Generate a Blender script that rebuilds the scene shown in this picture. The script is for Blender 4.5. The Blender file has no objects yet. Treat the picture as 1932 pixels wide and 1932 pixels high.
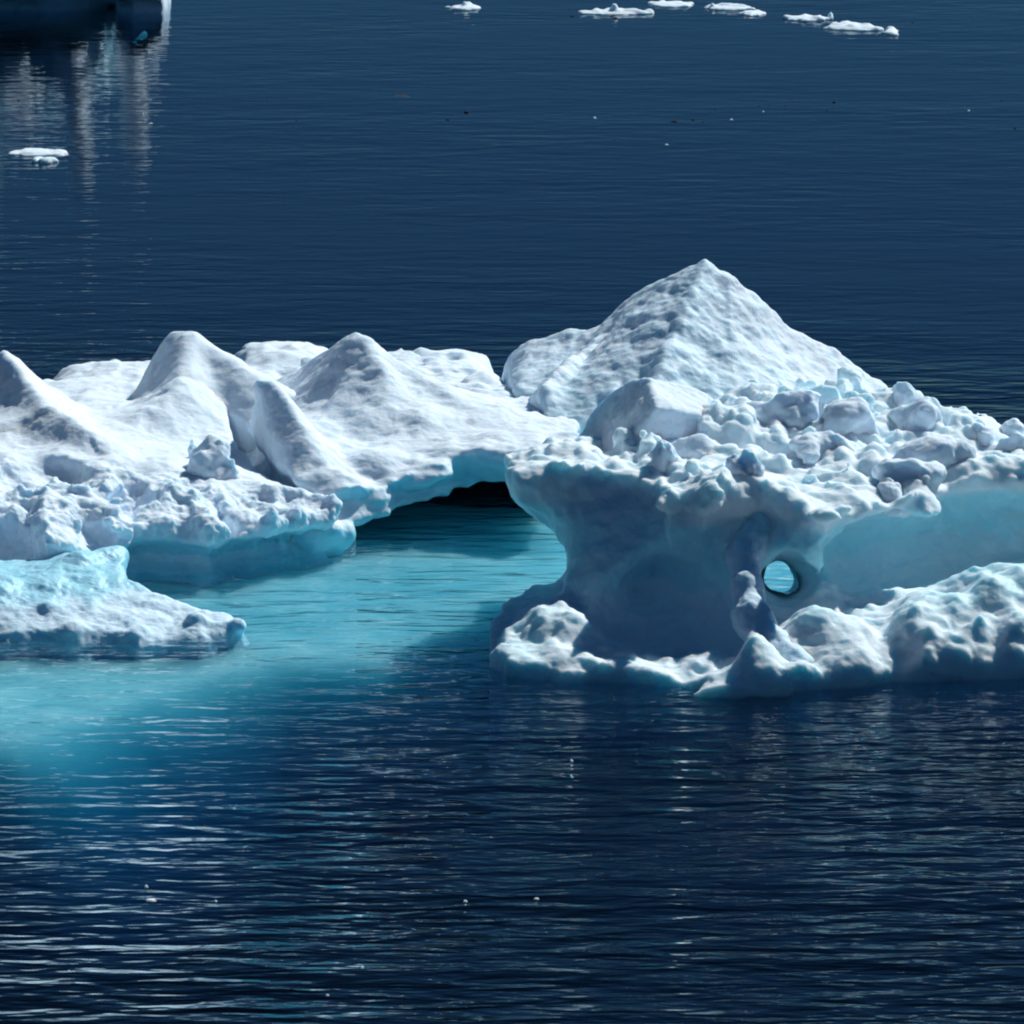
import bpy, math, random
import numpy as np
from mathutils import Vector

C = bpy.data.collections.new("place")
S = bpy.context.scene
S.collection.children.link(C)
R = math.radians

# ------------------------------------------------------------------ camera
CAM_H, PITCH, FOV = 20.0, 13.0, 10.0
cam = bpy.data.cameras.new("camera")
cam_o = bpy.data.objects.new("camera", cam)
C.objects.link(cam_o)
cam_o.location = (0, 0, CAM_H)
cam_o.rotation_euler = (R(90 - PITCH), 0, 0)
cam.sensor_fit = 'HORIZONTAL'
cam.angle = R(FOV)
cam.clip_start = 1.0
cam.clip_end = 9000
S.camera = cam_o

# ------------------------------------------------------------------ light
SUN_EL, SUN_AZ = 42.0, 52.0       # azimuth: degrees behind the +x axis (towards +y)
sun = bpy.data.lights.new("sun", 'SUN')
sun.energy = 5.0
sun.angle = R(0.5)
sun.color = (.93, .975, 1.0)
sun_o = bpy.data.objects.new("sun", sun)
C.objects.link(sun_o)
sd = Vector((math.cos(R(SUN_EL)) * math.cos(R(SUN_AZ)), math.cos(R(SUN_EL)) * math.sin(R(SUN_AZ)), math.sin(R(SUN_EL))))
sun_o.rotation_euler = sd.to_track_quat('Z', 'Y').to_euler()
sun_o.location = (30, 60, 40)
w = bpy.data.worlds.new("World")
S.world = w
w.use_nodes = True
nt = w.node_tree
sky = nt.nodes.new('ShaderNodeTexSky')
sky.sky_type = 'NISHITA'
sky.sun_disc = False
sky.sun_elevation = R(SUN_EL)
sky.sun_rotation = R(90 - SUN_AZ)
sky.air_density = 1.0
sky.dust_density = 0.0
sky.ozone_density = 4.0
bg = nt.nodes['Background']
bg.inputs[1].default_value = 0.044
tint = nt.nodes.new('ShaderNodeVectorMath'); tint.operation = 'MULTIPLY'
tint.inputs[1].default_value = (.24, .48, .70)
nt.links.new(sky.outputs[0], tint.inputs[0])
nt.links.new(tint.outputs[0], bg.inputs[0])
S.view_settings.view_transform = 'Standard'
S.view_settings.look = 'None'
S.view_settings.exposure = -0.08
S.view_settings.gamma = 1
S.cycles.use_denoising = True
S.cycles.filter_width = 2.1
S.cycles.max_bounces = 10
S.cycles.diffuse_bounces = 5
S.cycles.transparent_max_bounces = 16
S.cycles.caustics_reflective = False
S.cycles.caustics_refractive = False

# ------------------------------------------------------------------ helpers
PX = 1932.0
TA = math.tan(R(FOV / 2))
def W(px, py, z=0.0):
    """where the sight line through a point of the picture (1932 px wide) meets height z"""
    u = (px / PX * 2 - 1) * TA
    v = (1 - py / PX * 2) * TA
    a = R(PITCH)
    dy = math.cos(a) + v * math.sin(a)
    dz = -math.sin(a) + v * math.cos(a)
    t = (z - CAM_H) / dz
    return u * t, dy * t
def WY(px, py, Y):
    """point on that sight line at distance Y: x, z"""
    u = (px / PX * 2 - 1) * TA
    v = (1 - py / PX * 2) * TA
    a = R(PITCH)
    dy = math.cos(a) + v * math.sin(a)
    dz = -math.sin(a) + v * math.cos(a)
    t = Y / dy
    return u * t, CAM_H + dz * t

def tag(o, label=None, cat=None, group=None, kind=None):
    if label: o['label'] = label
    if cat: o['category'] = cat
    if group: o['group'] = group
    if kind: o['kind'] = kind
    return o
def empty(name, loc):
    o = bpy.data.objects.new(name, None)
    C.objects.link(o)
    o.location = loc
    o.empty_display_size = 0.3
    return o

_rng = np.random.RandomState(7)
_LAT = _rng.rand(64, 64, 64).astype(np.float32)
def vnoise(x, y, z):
    xi = np.floor(x); yi = np.floor(y); zi = np.floor(z)
    fx = (x - xi).astype(np.float32); fy = (y - yi).astype(np.float32); fz = (z - zi).astype(np.float32)
    fx = fx * fx * (3 - 2 * fx); fy = fy * fy * (3 - 2 * fy); fz = fz * fz * (3 - 2 * fz)
    xi = xi.astype(np.int64) & 63; yi = yi.astype(np.int64) & 63; zi = zi.astype(np.int64) & 63
    x1 = (xi + 1) & 63; y1 = (yi + 1) & 63; z1 = (zi + 1) & 63
    L = _LAT
    a = L[xi, yi, zi] * (1 - fx) + L[x1, yi, zi] * fx
    b = L[xi, y1, zi] * (1 - fx) + L[x1, y1, zi] * fx
    c = L[xi, yi, z1] * (1 - fx) + L[x1, yi, z1] * fx
    d = L[xi, y1, z1] * (1 - fx) + L[x1, y1, z1] * fx
    return ((a * (1 - fy) + b * fy) * (1 - fz) + (c * (1 - fy) + d * fy) * fz) * 2 - 1
def fbm(x, y, z, f, oct=3, gain=0.5, seed=0.0):
    s = 0; a = 1.0
    for o in range(oct):
        s = s + a * vnoise(x * f + 13.7 * o + seed, y * f + 7.3 * o + seed * 1.7, z * f + 3.1 * o + seed * .6)
        a *= gain; f *= 2.03
    return s
def billow(x, y, z, f, oct=3, gain=0.5, seed=0.0):
    """rounded lumps with sharp creases between them, about -0.5..1"""
    s = 0; a = 1.0
    for o in range(oct):
        s = s + a * (np.abs(vnoise(x * f + 9.7 * o + seed, y * f + 5.3 * o + seed * 1.3, z * f + 1.1 * o + seed * .7)) * 2 - .6)
        a *= gain; f *= 2.1
    return s
def sstep(a, b, x):
    t = np.clip((x - a) / (b - a), 0, 1)
    return t * t * (3 - 2 * t)
def smin(a, b, k):
    h = np.maximum(k - np.abs(a - b), 0) / k
    return np.minimum(a, b) - h * h * k * 0.25
def smax(a, b, k):
    return -smin(-a, -b, k)
def poly_sd(pts, X, Y):
    """signed distance in plan to a closed polygon"""
    d = np.full(np.broadcast(X, Y).shape, 1e9, np.float32); s = np.ones_like(d)
    n = len(pts)
    for i in range(n):
        (ax, ay), (bx, by) = pts[i], pts[(i + 1) % n]
        ex, ey = bx - ax, by - ay
        wx, wy = X - ax, Y - ay
        t = np.clip((wx * ex + wy * ey) / (ex * ex + ey * ey + 1e-12), 0, 1)
        d = np.minimum(d, (wx - ex * t) ** 2 + (wy - ey * t) ** 2)
        c1 = Y >= ay; c2 = Y < by; c3 = ex * wy > ey * wx
        s = np.where((c1 & c2 & c3) | (~c1 & ~c2 & ~c3), -s, s)
    return s * np.sqrt(d)
def line_near(pts, X, Y):
    """distance to a polyline of (x, y, value...) and the values interpolated at the nearest point"""
    best = np.full(np.broadcast(X, Y).shape, 1e9, np.float32)
    vals = [np.zeros_like(best) for _ in pts[0][2:]]
    side = np.zeros_like(best)
    for a, b in zip(pts[:-1], pts[1:]):
        ex, ey = b[0] - a[0], b[1] - a[1]
        wx, wy = X - a[0], Y - a[1]
        t = np.clip((wx * ex + wy * ey) / (ex * ex + ey * ey + 1e-12), 0, 1)
        d = (wx - ex * t) ** 2 + (wy - ey * t) ** 2
        m = d < best
        best = np.where(m, d, best)
        side = np.where(m, np.sign(ex * wy - ey * wx), side)
        for k in range(len(vals)):
            vals[k] = np.where(m, a[2 + k] * (1 - t) + b[2 + k] * t, vals[k])
    return np.sqrt(best), side, vals
def idw(ctrl, X, Y, p=2.6, soft=.25):
    num = 0; den = 0
    for cx, cy, cz in ctrl:
        q = 1.0 / (((X - cx) ** 2 + ((Y - cy) * .6) ** 2 + soft * soft) ** (p / 2))
        num = num + q * cz; den = den + q
    return num / den

class Field:
    """a block of sampled signed distance that is turned into a closed mesh"""
    def __init__(s, x0, x1, y0, y1, z0, z1, h):
        s.h = h
        s.x = np.arange(x0, x1 + h, h, dtype=np.float32); s.y = np.arange(y0, y1 + h, h, dtype=np.float32)
        s.z = np.arange(z0, z1 + h, h, dtype=np.float32)
        s.X = s.x[:, None, None]; s.Y = s.y[None, :, None]; s.Z = s.z[None, None, :]
        s.X2 = s.x[:, None]; s.Y2 = s.y[None, :]
        s.f = np.full((len(s.x), len(s.y), len(s.z)), 9.0, np.float32)
    def box(s, lo, hi):
        sl = []
        for a, l, h_ in ((s.x, lo[0], hi[0]), (s.y, lo[1], hi[1]), (s.z, lo[2], hi[2])):
            i = int(np.searchsorted(a, l)); j = int(np.searchsorted(a, h_))
            sl.append(slice(max(i, 0), max(j, 0)))
        return tuple(sl)
    def local(s, fn, lo, hi, k=.1, sub=False):
        b = s.box(lo, hi)
        if any(q.stop <= q.start for q in b): return
        g = fn(s.x[b[0]][:, None, None], s.y[b[1]][None, :, None], s.z[b[2]][None, None, :]).astype(np.float32)
        s.f[b] = smax(s.f[b], -g, k) if sub else smin(s.f[b], g, k)
    def ell(s, c, r, rot=0.0, tilt=0.0, k=.12, sub=False, roll=0.0):
        m = max(r) + k + .1
        cr, sr, ct, st = math.cos(rot), math.sin(rot), math.cos(tilt), math.sin(tilt)
        def fn(X, Y, Z):
            x, y, z = X - c[0], Y - c[1], Z - c[2]
            x, y = x * cr + y * sr, -x * sr + y * cr
            x, z = x * ct + z * st, -x * st + z * ct
            q = np.sqrt((x / r[0]) ** 2 + (y / r[1]) ** 2 + (z / r[2]) ** 2)
            return (q - 1) * min(r) * (.5 + .5 * np.minimum(q, 1.0)) if False else (q - 1) * (min(r) * .6 + .4 * sum(r) / 3)
        s.local(fn, [c[i] - m for i in range(3)], [c[i] + m for i in range(3)], k, sub)
    def cap(s, a, b, ra, rb, k=.12, sub=False, sy=1.0):
        m = max(ra, rb) * max(1, sy) + k + .1
        lo = [min(a[i], b[i]) - m for i in range(3)]; hi = [max(a[i], b[i]) + m for i in range(3)]
        ex, ey, ez = [b[i] - a[i] for i in range(3)]; L = ex * ex + ey * ey + ez * ez
        def fn(X, Y, Z):
            x, y, z = X - a[0], Y - a[1], Z - a[2]
            t = np.clip((x * ex + y * ey + z * ez) / L, 0, 1)
            return np.sqrt((x - ex * t) ** 2 + ((y - ey * t) / sy) ** 2 + (z - ez * t) ** 2) - (ra + (rb - ra) * t)
        s.local(fn, lo, hi, k, sub)
    def hull(s, pts, round_=.05, k=.06, sub=False):
        """convex block with the given corners"""
        import bmesh
        bm = bmesh.new()
        for p in pts: bm.verts.new(p)
        bmesh.ops.convex_hull(bm, input=bm.verts)
        bm.normal_update()
        c = sum((Vector(p) for p in pts), Vector()) / len(pts)
        pl = []
        for f in bm.faces:
            n = f.normal.copy(); p = f.calc_center_median()
            if n.dot(p - c) < 0: n = -n
            pl.append((n.x, n.y, n.z, n.dot(p)))
        bm.free()
        P = np.array(pts); m = .15 + k
        def fn(X, Y, Z):
            g = None
            for a, b, d, e in pl:
                q = X * a + Y * b + Z * d - e
                g = q if g is None else smax(g, q, round_)
            return g
        s.local(fn, P.min(0) - m, P.max(0) + m, k, sub)
    def noise(s, fn, band=.4):
        """fn(x,y,z) is added where the surface is near"""
        i, j, k = np.nonzero(np.abs(s.f) < band)
        s.f[i, j, k] += fn(s.x[i], s.y[j], s.z[k]).astype(np.float32)
    def mesh(s, name):
        f = s.f
        for ax in range(3):                      # closed at the border of the block
            sl = [slice(None)] * 3
            for e in (0, -1):
                sl[ax] = e; f[tuple(sl)] = np.maximum(f[tuple(sl)], .5)
        ins = (f < 0)
        n8 = np.zeros(tuple(q - 1 for q in f.shape), np.int8)
        for a in (0, 1):
            for b in (0, 1):
                for c in (0, 1):
                    n8 += ins[a:a + n8.shape[0], b:b + n8.shape[1], c:c + n8.shape[2]]
        I, J, K = np.nonzero((n8 > 0) & (n8 < 8))
        del n8
        idx = np.full(tuple(q - 1 for q in f.shape), -1, np.int32)
        idx[I, J, K] = np.arange(len(I))
        cv = {(a, b, c): f[I + a, J + b, K + c] for a in (0, 1) for b in (0, 1) for c in (0, 1)}
        acc = np.zeros((len(I), 3)); cnt = np.zeros(len(I))
        for ax in range(3):
            for u in (0, 1):
                for v in (0, 1):
                    a = [0, 0, 0]; o = [q for q in range(3) if q != ax]
                    a[o[0]] = u; a[o[1]] = v
                    b = list(a); b[ax] = 1
                    va, vb = cv[tuple(a)], cv[tuple(b)]
                    m = (va < 0) != (vb < 0)
                    t = np.where(m, va / np.where(m, va - vb, 1), 0)
                    for q in range(3):
                        acc[:, q] += np.where(m, a[q] + (t if q == ax else 0), 0)
                    cnt += m
        P = acc / cnt[:, None]
        P = (P + np.stack([I, J, K], 1)) * s.h + np.array([s.x[0], s.y[0], s.z[0]])
        quads = []
        for ax in range(3):
            o = [(1, 2), (2, 0), (0, 1)][ax]
            sa = [slice(None)] * 3; sb = [slice(None)] * 3
            sa[ax] = slice(0, -1); sb[ax] = slice(1, None)
            A = ins[tuple(sa)]; B = ins[tuple(sb)]
            e = np.nonzero(A != B)
            e = [q.copy() for q in e]
            m = (e[o[0]] > 0) & (e[o[1]] > 0) & (e[o[0]] < f.shape[o[0]] - 1) & (e[o[1]] < f.shape[o[1]] - 1)
            e = [q[m] for q in e]
            fl = A[tuple(e)]
            cs = []
            for du, dv in ((-1, -1), (0, -1), (0, 0), (-1, 0)):
                g = [q.copy() for q in e]
                g[o[0]] = g[o[0]] + du; g[o[1]] = g[o[1]] + dv
                cs.append(idx[tuple(g)])
            q = np.stack(cs, 1)
            q[~fl] = q[~fl][:, ::-1]
            quads.append(q)
        Q = np.concatenate(quads)
        me = bpy.data.meshes.new(name)
        me.vertices.add(len(P)); me.vertices.foreach_set('co', P.astype(np.float32).ravel())
        me.loops.add(len(Q) * 4); me.loops.foreach_set('vertex_index', Q.ravel().astype(np.int32))
        me.polygons.add(len(Q)); me.polygons.foreach_set('loop_start', np.arange(0, len(Q) * 4, 4, dtype=np.int32))
        me.update(calc_edges=True)
        me.polygons.foreach_set('use_smooth', np.ones(len(Q), bool))
        s.f = None
        return me

def drop_small(me):
    """remove the crumbs that noise may leave floating beside the main body"""
    import bmesh
    n = len(me.vertices)
    e = np.empty(len(me.edges) * 2, np.int32); me.edges.foreach_get('vertices', e); e = e.reshape(-1, 2)
    lab = np.arange(n)
    while True:
        m = np.minimum(lab[e[:, 0]], lab[e[:, 1]])
        new = lab.copy()
        np.minimum.at(new, e[:, 0], m); np.minimum.at(new, e[:, 1], m)
        new = new[new]; new = new[new]
        if (new == lab).all(): break
        lab = new
    u, c = np.unique(lab, return_counts=True)
    bad = np.isin(lab, u[c < c.max()])
    if bad.any():
        bm = bmesh.new(); bm.from_mesh(me); bm.verts.ensure_lookup_table()
        bmesh.ops.delete(bm, geom=[bm.verts[int(i)] for i in np.nonzero(bad)[0]], context='VERTS')
        bm.to_mesh(me); bm.free()
    return me

def finish(me, name, mat, parent=None, amp=.012, freq=6.0, sub=True, wet=None, seed=0.0, loc=(0, 0, 0), rough=None):
    """subdivide, roughen with fine noise, write the ice-tint attribute, link as one object"""
    if sub:
        o = bpy.data.objects.new(name, me); C.objects.link(o)
        m = o.modifiers.new('s', 'SUBSURF'); m.levels = 1; m.render_levels = 1; m.subdivision_type = 'CATMULL_CLARK'
        dg = bpy.context.evaluated_depsgraph_get()
        me2 = bpy.data.meshes.new_from_object(o.evaluated_get(dg))
        bpy.data.objects.remove(o); bpy.data.meshes.remove(me); me = me2
    n = len(me.vertices)
    co = np.empty(n * 3, np.float32); me.vertices.foreach_get('co', co); co = co.reshape(-1, 3)
    no = np.empty(n * 3, np.float32); me.vertex_normals.foreach_get('vector', no); no = no.reshape(-1, 3)
    x, y, z = co.T
    d = fbm(x, y, z, freq, 3, .55, seed) * amp
    if rough is not None: d = d * 1.0 + rough(x, y, z, no)
    if wet is None: a = np.zeros(n)
    else: a = wet(x, y, z, no)
    co = co + no * d[:, None]
    co -= np.array(loc, np.float32)
    me.vertices.foreach_set('co', co.astype(np.float32).ravel())
    at = me.attributes.new('bare', 'FLOAT', 'POINT')
    at.data.foreach_set('value', np.clip(a, 0, 1).astype(np.float32))
    me.polygons.foreach_set('use_smooth', np.ones(len(me.polygons), bool))
    me.materials.clear(); me.materials.append(mat); me.update()
    me.name = name
    o = bpy.data.objects.new(name, me); C.objects.link(o)
    if parent: o.parent = parent
    return o

# ------------------------------------------------------------------ materials
def new_mat(name):
    m = bpy.data.materials.new(name); m.use_nodes = True
    return m, m.node_tree.nodes, m.node_tree.links, m.node_tree.nodes['Principled BSDF']
def ice_material(name, snow=(.75, .86, .97), bare=(.38, .74, .84), sss=.10, bump=.2, gloss=.42, mottled=0.0, fine=14.0):
    m, N, L, P = new_mat(name)
    tc = N.new('ShaderNodeNewGeometry')
    at = N.new('ShaderNodeAttribute'); at.attribute_name = 'bare'
    n1 = N.new('ShaderNodeTexNoise'); n1.inputs['Scale'].default_value = 2.6; n1.inputs['Detail'].default_value = 6
    L.new(tc.outputs['Position'], n1.inputs['Vector'])
    # melt patches break up the border between snow and bare ice
    ma = N.new('ShaderNodeMath'); ma.operation = 'MULTIPLY_ADD'
    L.new(n1.outputs[0], ma.inputs[0]); ma.inputs[1].default_value = .6; ma.inputs[2].default_value = -.30 + mottled
    ad = N.new('ShaderNodeMath'); ad.operation = 'ADD'
    L.new(at.outputs['Fac'], ad.inputs[0]); L.new(ma.outputs[0], ad.inputs[1])
    cl = N.new('ShaderNodeMapRange'); cl.inputs[1].default_value = .1; cl.inputs[2].default_value = .9
    cl.interpolation_type = 'SMOOTHSTEP'
    L.new(ad.outputs[0], cl.inputs[0])
    mx = N.new('ShaderNodeMix'); mx.data_type = 'RGBA'
    mx.inputs[6].default_value = (*snow, 1); mx.inputs[7].default_value = (*bare, 1)
    L.new(cl.outputs[0], mx.inputs[0])
    # faint grain of old snow
    n2 = N.new('ShaderNodeTexNoise'); n2.inputs['Scale'].default_value = 9; n2.inputs['Detail'].default_value = 8
    n2.inputs['Roughness'].default_value = .65
    L.new(tc.outputs['Position'], n2.inputs['Vector'])
    r2 = N.new('ShaderNodeMapRange'); r2.inputs[1].default_value = .3; r2.inputs[2].default_value = .7
    r2.inputs[3].default_value = .95; r2.inputs[4].default_value = 1.02
    L.new(n2.outputs[0], r2.inputs[0])
    ml = N.new('ShaderNodeVectorMath'); ml.operation = 'SCALE'
    L.new(mx.outputs[2], ml.inputs[0]); L.new(r2.outputs[0], ml.inputs['Scale'])
    L.new(ml.outputs[0], P.inputs['Base Color'])
    rr = N.new('ShaderNodeMapRange'); rr.inputs[3].default_value = .75; rr.inputs[4].default_value = gloss
    L.new(cl.outputs[0], rr.inputs[0]); L.new(rr.outputs[0], P.inputs['Roughness'])
    P.inputs['IOR'].default_value = 1.31
    if sss:
        P.inputs['Subsurface Weight'].default_value = 1.0
        P.inputs['Subsurface Radius'].default_value = (.5, .85, 1.0)
        P.inputs['Subsurface Scale'].default_value = sss
    b1 = N.new('ShaderNodeTexNoise'); b1.inputs['Scale'].default_value = fine; b1.inputs['Detail'].default_value = 7
    b1.inputs['Roughness'].default_value = .6
    L.new(tc.outputs['Position'], b1.inputs['Vector'])
    bp = N.new('ShaderNodeBump'); bp.inputs['Strength'].default_value = bump; bp.inputs['Distance'].default_value = .06
    L.new(b1.outputs[0], bp.inputs['Height']); L.new(bp.outputs[0], P.inputs['Normal'])
    return m
M_snow = ice_material('old_snow')
M_rubble = ice_material('rubble_snow', bump=.32, fine=12)
M_ledge = ice_material('ledge_ice', snow=(.78, .90, .98), bare=(.46, .86, .95), bump=.18, fine=11, sss=.16)
M_peak = ice_material('weathered_ice', snow=(.80, .87, .95), bare=(.50, .78, .88), mottled=.08, bump=.4, fine=8)
M_foot = ice_material('sea_washed_ice', snow=(.66, .83, .95), bare=(.38, .76, .88), bump=.3, gloss=.35, sss=.09, fine=14)
M_deep = ice_material('submerged_ice', snow=(.48, .90, .93), bare=(.48, .90, .93), sss=3.0, bump=.2)
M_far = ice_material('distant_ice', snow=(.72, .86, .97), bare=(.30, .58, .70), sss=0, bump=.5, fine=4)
def plain(name, col, rough):
    m, N, L, P = new_mat(name)
    n = N.new('ShaderNodeTexNoise'); n.inputs['Scale'].default_value = 12
    r = N.new('ShaderNodeMapRange'); r.inputs[3].default_value = .7; r.inputs[4].default_value = 1.3
    L.new(n.outputs[0], r.inputs[0])
    s = N.new('ShaderNodeVectorMath'); s.operation = 'SCALE'; s.inputs[0].default_value = col
    L.new(r.outputs[0], s.inputs['Scale']); L.new(s.outputs[0], P.inputs['Base Color'])
    P.inputs['Roughness'].default_value = rough
    return m
M_dark = plain('dirty_ice', (.004, .007, .012), 1.0)

# ------------------------------------------------------------------ water
def water_material():
    m, N, L, P = new_mat('sea_water')
    N.remove(P)
    out = N['Material Output']
    geo = N.new('ShaderNodeNewGeometry')
    def height(off):
        v = N.new('ShaderNodeVectorMath'); v.operation = 'ADD'
        L.new(geo.outputs['Position'], v.inputs[0]); v.inputs[1].default_value = off
        tot = None
        for sx, sy, det, amp, dist in LAYERS:
            mp = N.new('ShaderNodeVectorMath'); mp.operation = 'MULTIPLY'
            L.new(v.outputs[0], mp.inputs[0]); mp.inputs[1].default_value = (sx, sy, 1)
            n = N.new('ShaderNodeTexNoise'); n.noise_dimensions = '2D'
            n.inputs['Scale'].default_value = 1; n.inputs['Detail'].default_value = det
            n.inputs['Roughness'].default_value = .45; n.inputs['Distortion'].default_value = dist
            L.new(mp.outputs[0], n.inputs['Vector'])
            k = N.new('ShaderNodeMath'); k.operation = 'MULTIPLY'; k.inputs[1].default_value = amp
            L.new(n.outputs[0], k.inputs[0])
            if tot is None: tot = k
            else:
                a = N.new('ShaderNodeMath'); a.operation = 'ADD'
                L.new(tot.outputs[0], a.inputs[0]); L.new(k.outputs[0], a.inputs[1]); tot = a
        return tot
    LAYERS = [(.8, 2.7, 2.0, .098, .3), (.2, .5, 1.0, .13, .0), (2.6, 7.5, 1.5, .020, .2)]
    E = .02
    h0 = height((0, 0, 0)); hx = height((E, 0, 0)); hy = height((0, E, 0))
    # calmer and rougher patches of the surface
    pn = N.new('ShaderNodeTexNoise'); pn.noise_dimensions = '2D'; pn.inputs['Scale'].default_value = 1; pn.inputs['Detail'].default_value = 2
    pm = N.new('ShaderNodeVectorMath'); pm.operation = 'MULTIPLY'; pm.inputs[1].default_value = (.07, .16, 1)
    L.new(geo.outputs['Position'], pm.inputs[0]); L.new(pm.outputs[0], pn.inputs['Vector'])
    pr = N.new('ShaderNodeMapRange'); pr.inputs[1].default_value = .35; pr.inputs[2].default_value = .65
    pr.inputs[3].default_value = .45; pr.inputs[4].default_value = .9
    L.new(pn.outputs[0], pr.inputs[0])
    # the water lies calmer in the lee beyond the iceberg
    sx_ = N.new('ShaderNodeSeparateXYZ'); L.new(geo.outputs['Position'], sx_.inputs[0])
    py_ = N.new('ShaderNodeMapRange'); py_.inputs[1].default_value = 84; py_.inputs[2].default_value = 104
    py_.inputs[3].default_value = 1; py_.inputs[4].default_value = .17; L.new(sx_.outputs[1], py_.inputs[0])
    pk = N.new('ShaderNodeMath'); pk.operation = 'MULTIPLY'
    L.new(pr.outputs[0], pk.inputs[0]); L.new(py_.outputs[0], pk.inputs[1])
    def slope(h):
        s = N.new('ShaderNodeMath'); s.operation = 'SUBTRACT'
        L.new(h0.outputs[0], s.inputs[0]); L.new(h.outputs[0], s.inputs[1])
        d = N.new('ShaderNodeMath'); d.operation = 'MULTIPLY'; d.inputs[1].default_value = 1 / E
        L.new(s.outputs[0], d.inputs[0])
        e = N.new('ShaderNodeMath'); e.operation = 'MULTIPLY'
        L.new(d.outputs[0], e.inputs[0]); L.new(pk.outputs[0], e.inputs[1])
        return e
    cx = N.new('ShaderNodeCombineXYZ'); cx.inputs[2].default_value = 1
    L.new(slope(hx).outputs[0], cx.inputs[0]); L.new(slope(hy).outputs[0], cx.inputs[1])
    nm = N.new('ShaderNodeVectorMath'); nm.operation = 'NORMALIZE'
    L.new(cx.outputs[0], nm.inputs[0])
    gl = N.new('ShaderNodeBsdfGlossy'); gl.inputs['Roughness'].default_value = .03
    gl.inputs['Color'].default_value = (.86, .93, .96, 1)
    L.new(nm.outputs[0], gl.inputs['Normal'])
    # Schlick reflectance, the same from both sides of the surface
    dt = N.new('ShaderNodeVectorMath'); dt.operation = 'DOT_PRODUCT'
    L.new(nm.outputs[0], dt.inputs[0]); L.new(geo.outputs['Incoming'], dt.inputs[1])
    ab = N.new('ShaderNodeMath'); ab.operation = 'ABSOLUTE'; L.new(dt.outputs['Value'], ab.inputs[0])
    om = N.new('ShaderNodeMath'); om.operation = 'SUBTRACT'; om.inputs[0].default_value = 1; om.use_clamp = True
    L.new(ab.outputs[0], om.inputs[1])
    pw = N.new('ShaderNodeMath'); pw.operation = 'POWER'; pw.inputs[1].default_value = 5; L.new(om.outputs[0], pw.inputs[0])
    fr = N.new('ShaderNodeMath'); fr.operation = 'MULTIPLY_ADD'; fr.inputs[1].default_value = .98; fr.inputs[2].default_value = .02
    L.new(pw.outputs[0], fr.inputs[0])
    tr = N.new('ShaderNodeBsdfTransparent'); tr.inputs['Color'].default_value = (.97, .99, 1, 1)
    df = N.new('ShaderNodeBsdfDiffuse'); df.inputs['Color'].default_value = (.012, .05, .095, 1)
    mb = N.new('ShaderNodeMixShader'); mb.inputs[0].default_value = .03
    L.new(tr.outputs[0], mb.inputs[1]); L.new(df.outputs[0], mb.inputs[2])
    ms = N.new('ShaderNodeMixShader')
    L.new(fr.outputs[0], ms.inputs[0]); L.new(mb.outputs[0], ms.inputs[1]); L.new(gl.outputs[0], ms.inputs[2])
    L.new(ms.outputs[0], out.inputs['Surface'])
    va = N.new('ShaderNodeVolumeAbsorption'); va.inputs['Color'].default_value = (.10, .65, .76, 1)
    va.inputs['Density'].default_value = .95
    L.new(va.outputs[0], out.inputs['Volume'])
    return m
M_water = water_material()
me = bpy.data.meshes.new('sea')
X0, X1, Y0, Y1, ZB = -600, 600, -40, 1500, -9
me.from_pydata([(X0, Y0, 0), (X1, Y0, 0), (X1, Y1, 0), (X0, Y1, 0), (X0, Y0, ZB), (X1, Y0, ZB), (X1, Y1, ZB), (X0, Y1, ZB)], [],
               [(0, 1, 2, 3), (7, 6, 5, 4), (0, 4, 5, 1), (1, 5, 6, 2), (2, 6, 7, 3), (3, 7, 4, 0)])
me.materials.append(M_water)
sea = bpy.data.objects.new('sea', me); C.objects.link(sea); sea['kind'] = 'structure'
me = bpy.data.meshes.new('seabed')
me.from_pydata([(X0 - 5, Y0 - 5, ZB - .5), (X1 + 5, Y0 - 5, ZB - .5), (X1 + 5, Y1 + 5, ZB - .5), (X0 - 5, Y1 + 5, ZB - .5)], [], [(0, 1, 2, 3)])
me.materials.append(plain('deep_bed', (.01, .02, .03), .9))
bed = bpy.data.objects.new('seabed', me); C.objects.link(bed); bed['kind'] = 'structure'

# ------------------------------------------------------------------ the iceberg
VOX = .042
ice = empty('iceberg', (0, 84, 0))
tag(ice, 'large sculpted iceberg ringing a turquoise pool, with snowy peaks and an undercut mushroom ledge', 'iceberg')
PAR_OFF = np.array((0, 84, 0), np.float32)
def part(me, name, mat, parent=ice, **k):
    return finish(me, name, mat, parent, loc=PAR_OFF if parent is not None else (0, 0, 0), **k)
def P3(px, py, z):
    x, y = W(px, py, z); return (x, y, z)

def hump(X, Y, crest, power=1.35, flare=.35, skew=(1, 1)):
    """height of a hummock: crest line of (x, y, z, width in front, width behind)"""
    d, side, (zc, wf, wb) = line_near(crest, X, Y)
    front = sstep(-1, 1, side)
    wd = np.where(side > 0, wb, wf)
    q = d / wd
    prof = (1 - np.minimum(q, 1.6) ** power / 1.0)
    prof = np.where(prof > 0, prof, prof * flare)
    return zc * 0 + prof, zc

def crest_height(X, Y, crest, base, sharp=.08, power=1.0, flare=.3):
    """tent-like hummock over a base height: falls from the crest to base over the widths"""
    d, side, (zc, wf, wb) = line_near(crest, X, Y)
    wd = np.where(side >= 0, wb, wf)
    q = np.sqrt(d * d + sharp * sharp) - sharp
    q = q / wd
    prof = np.maximum(1 - q, 0) ** power
    foot = np.exp(-np.maximum(q, 0) * 2.4)
    p = prof * (1 - flare) + foot * flare
    return base + (zc - base) * p

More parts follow.
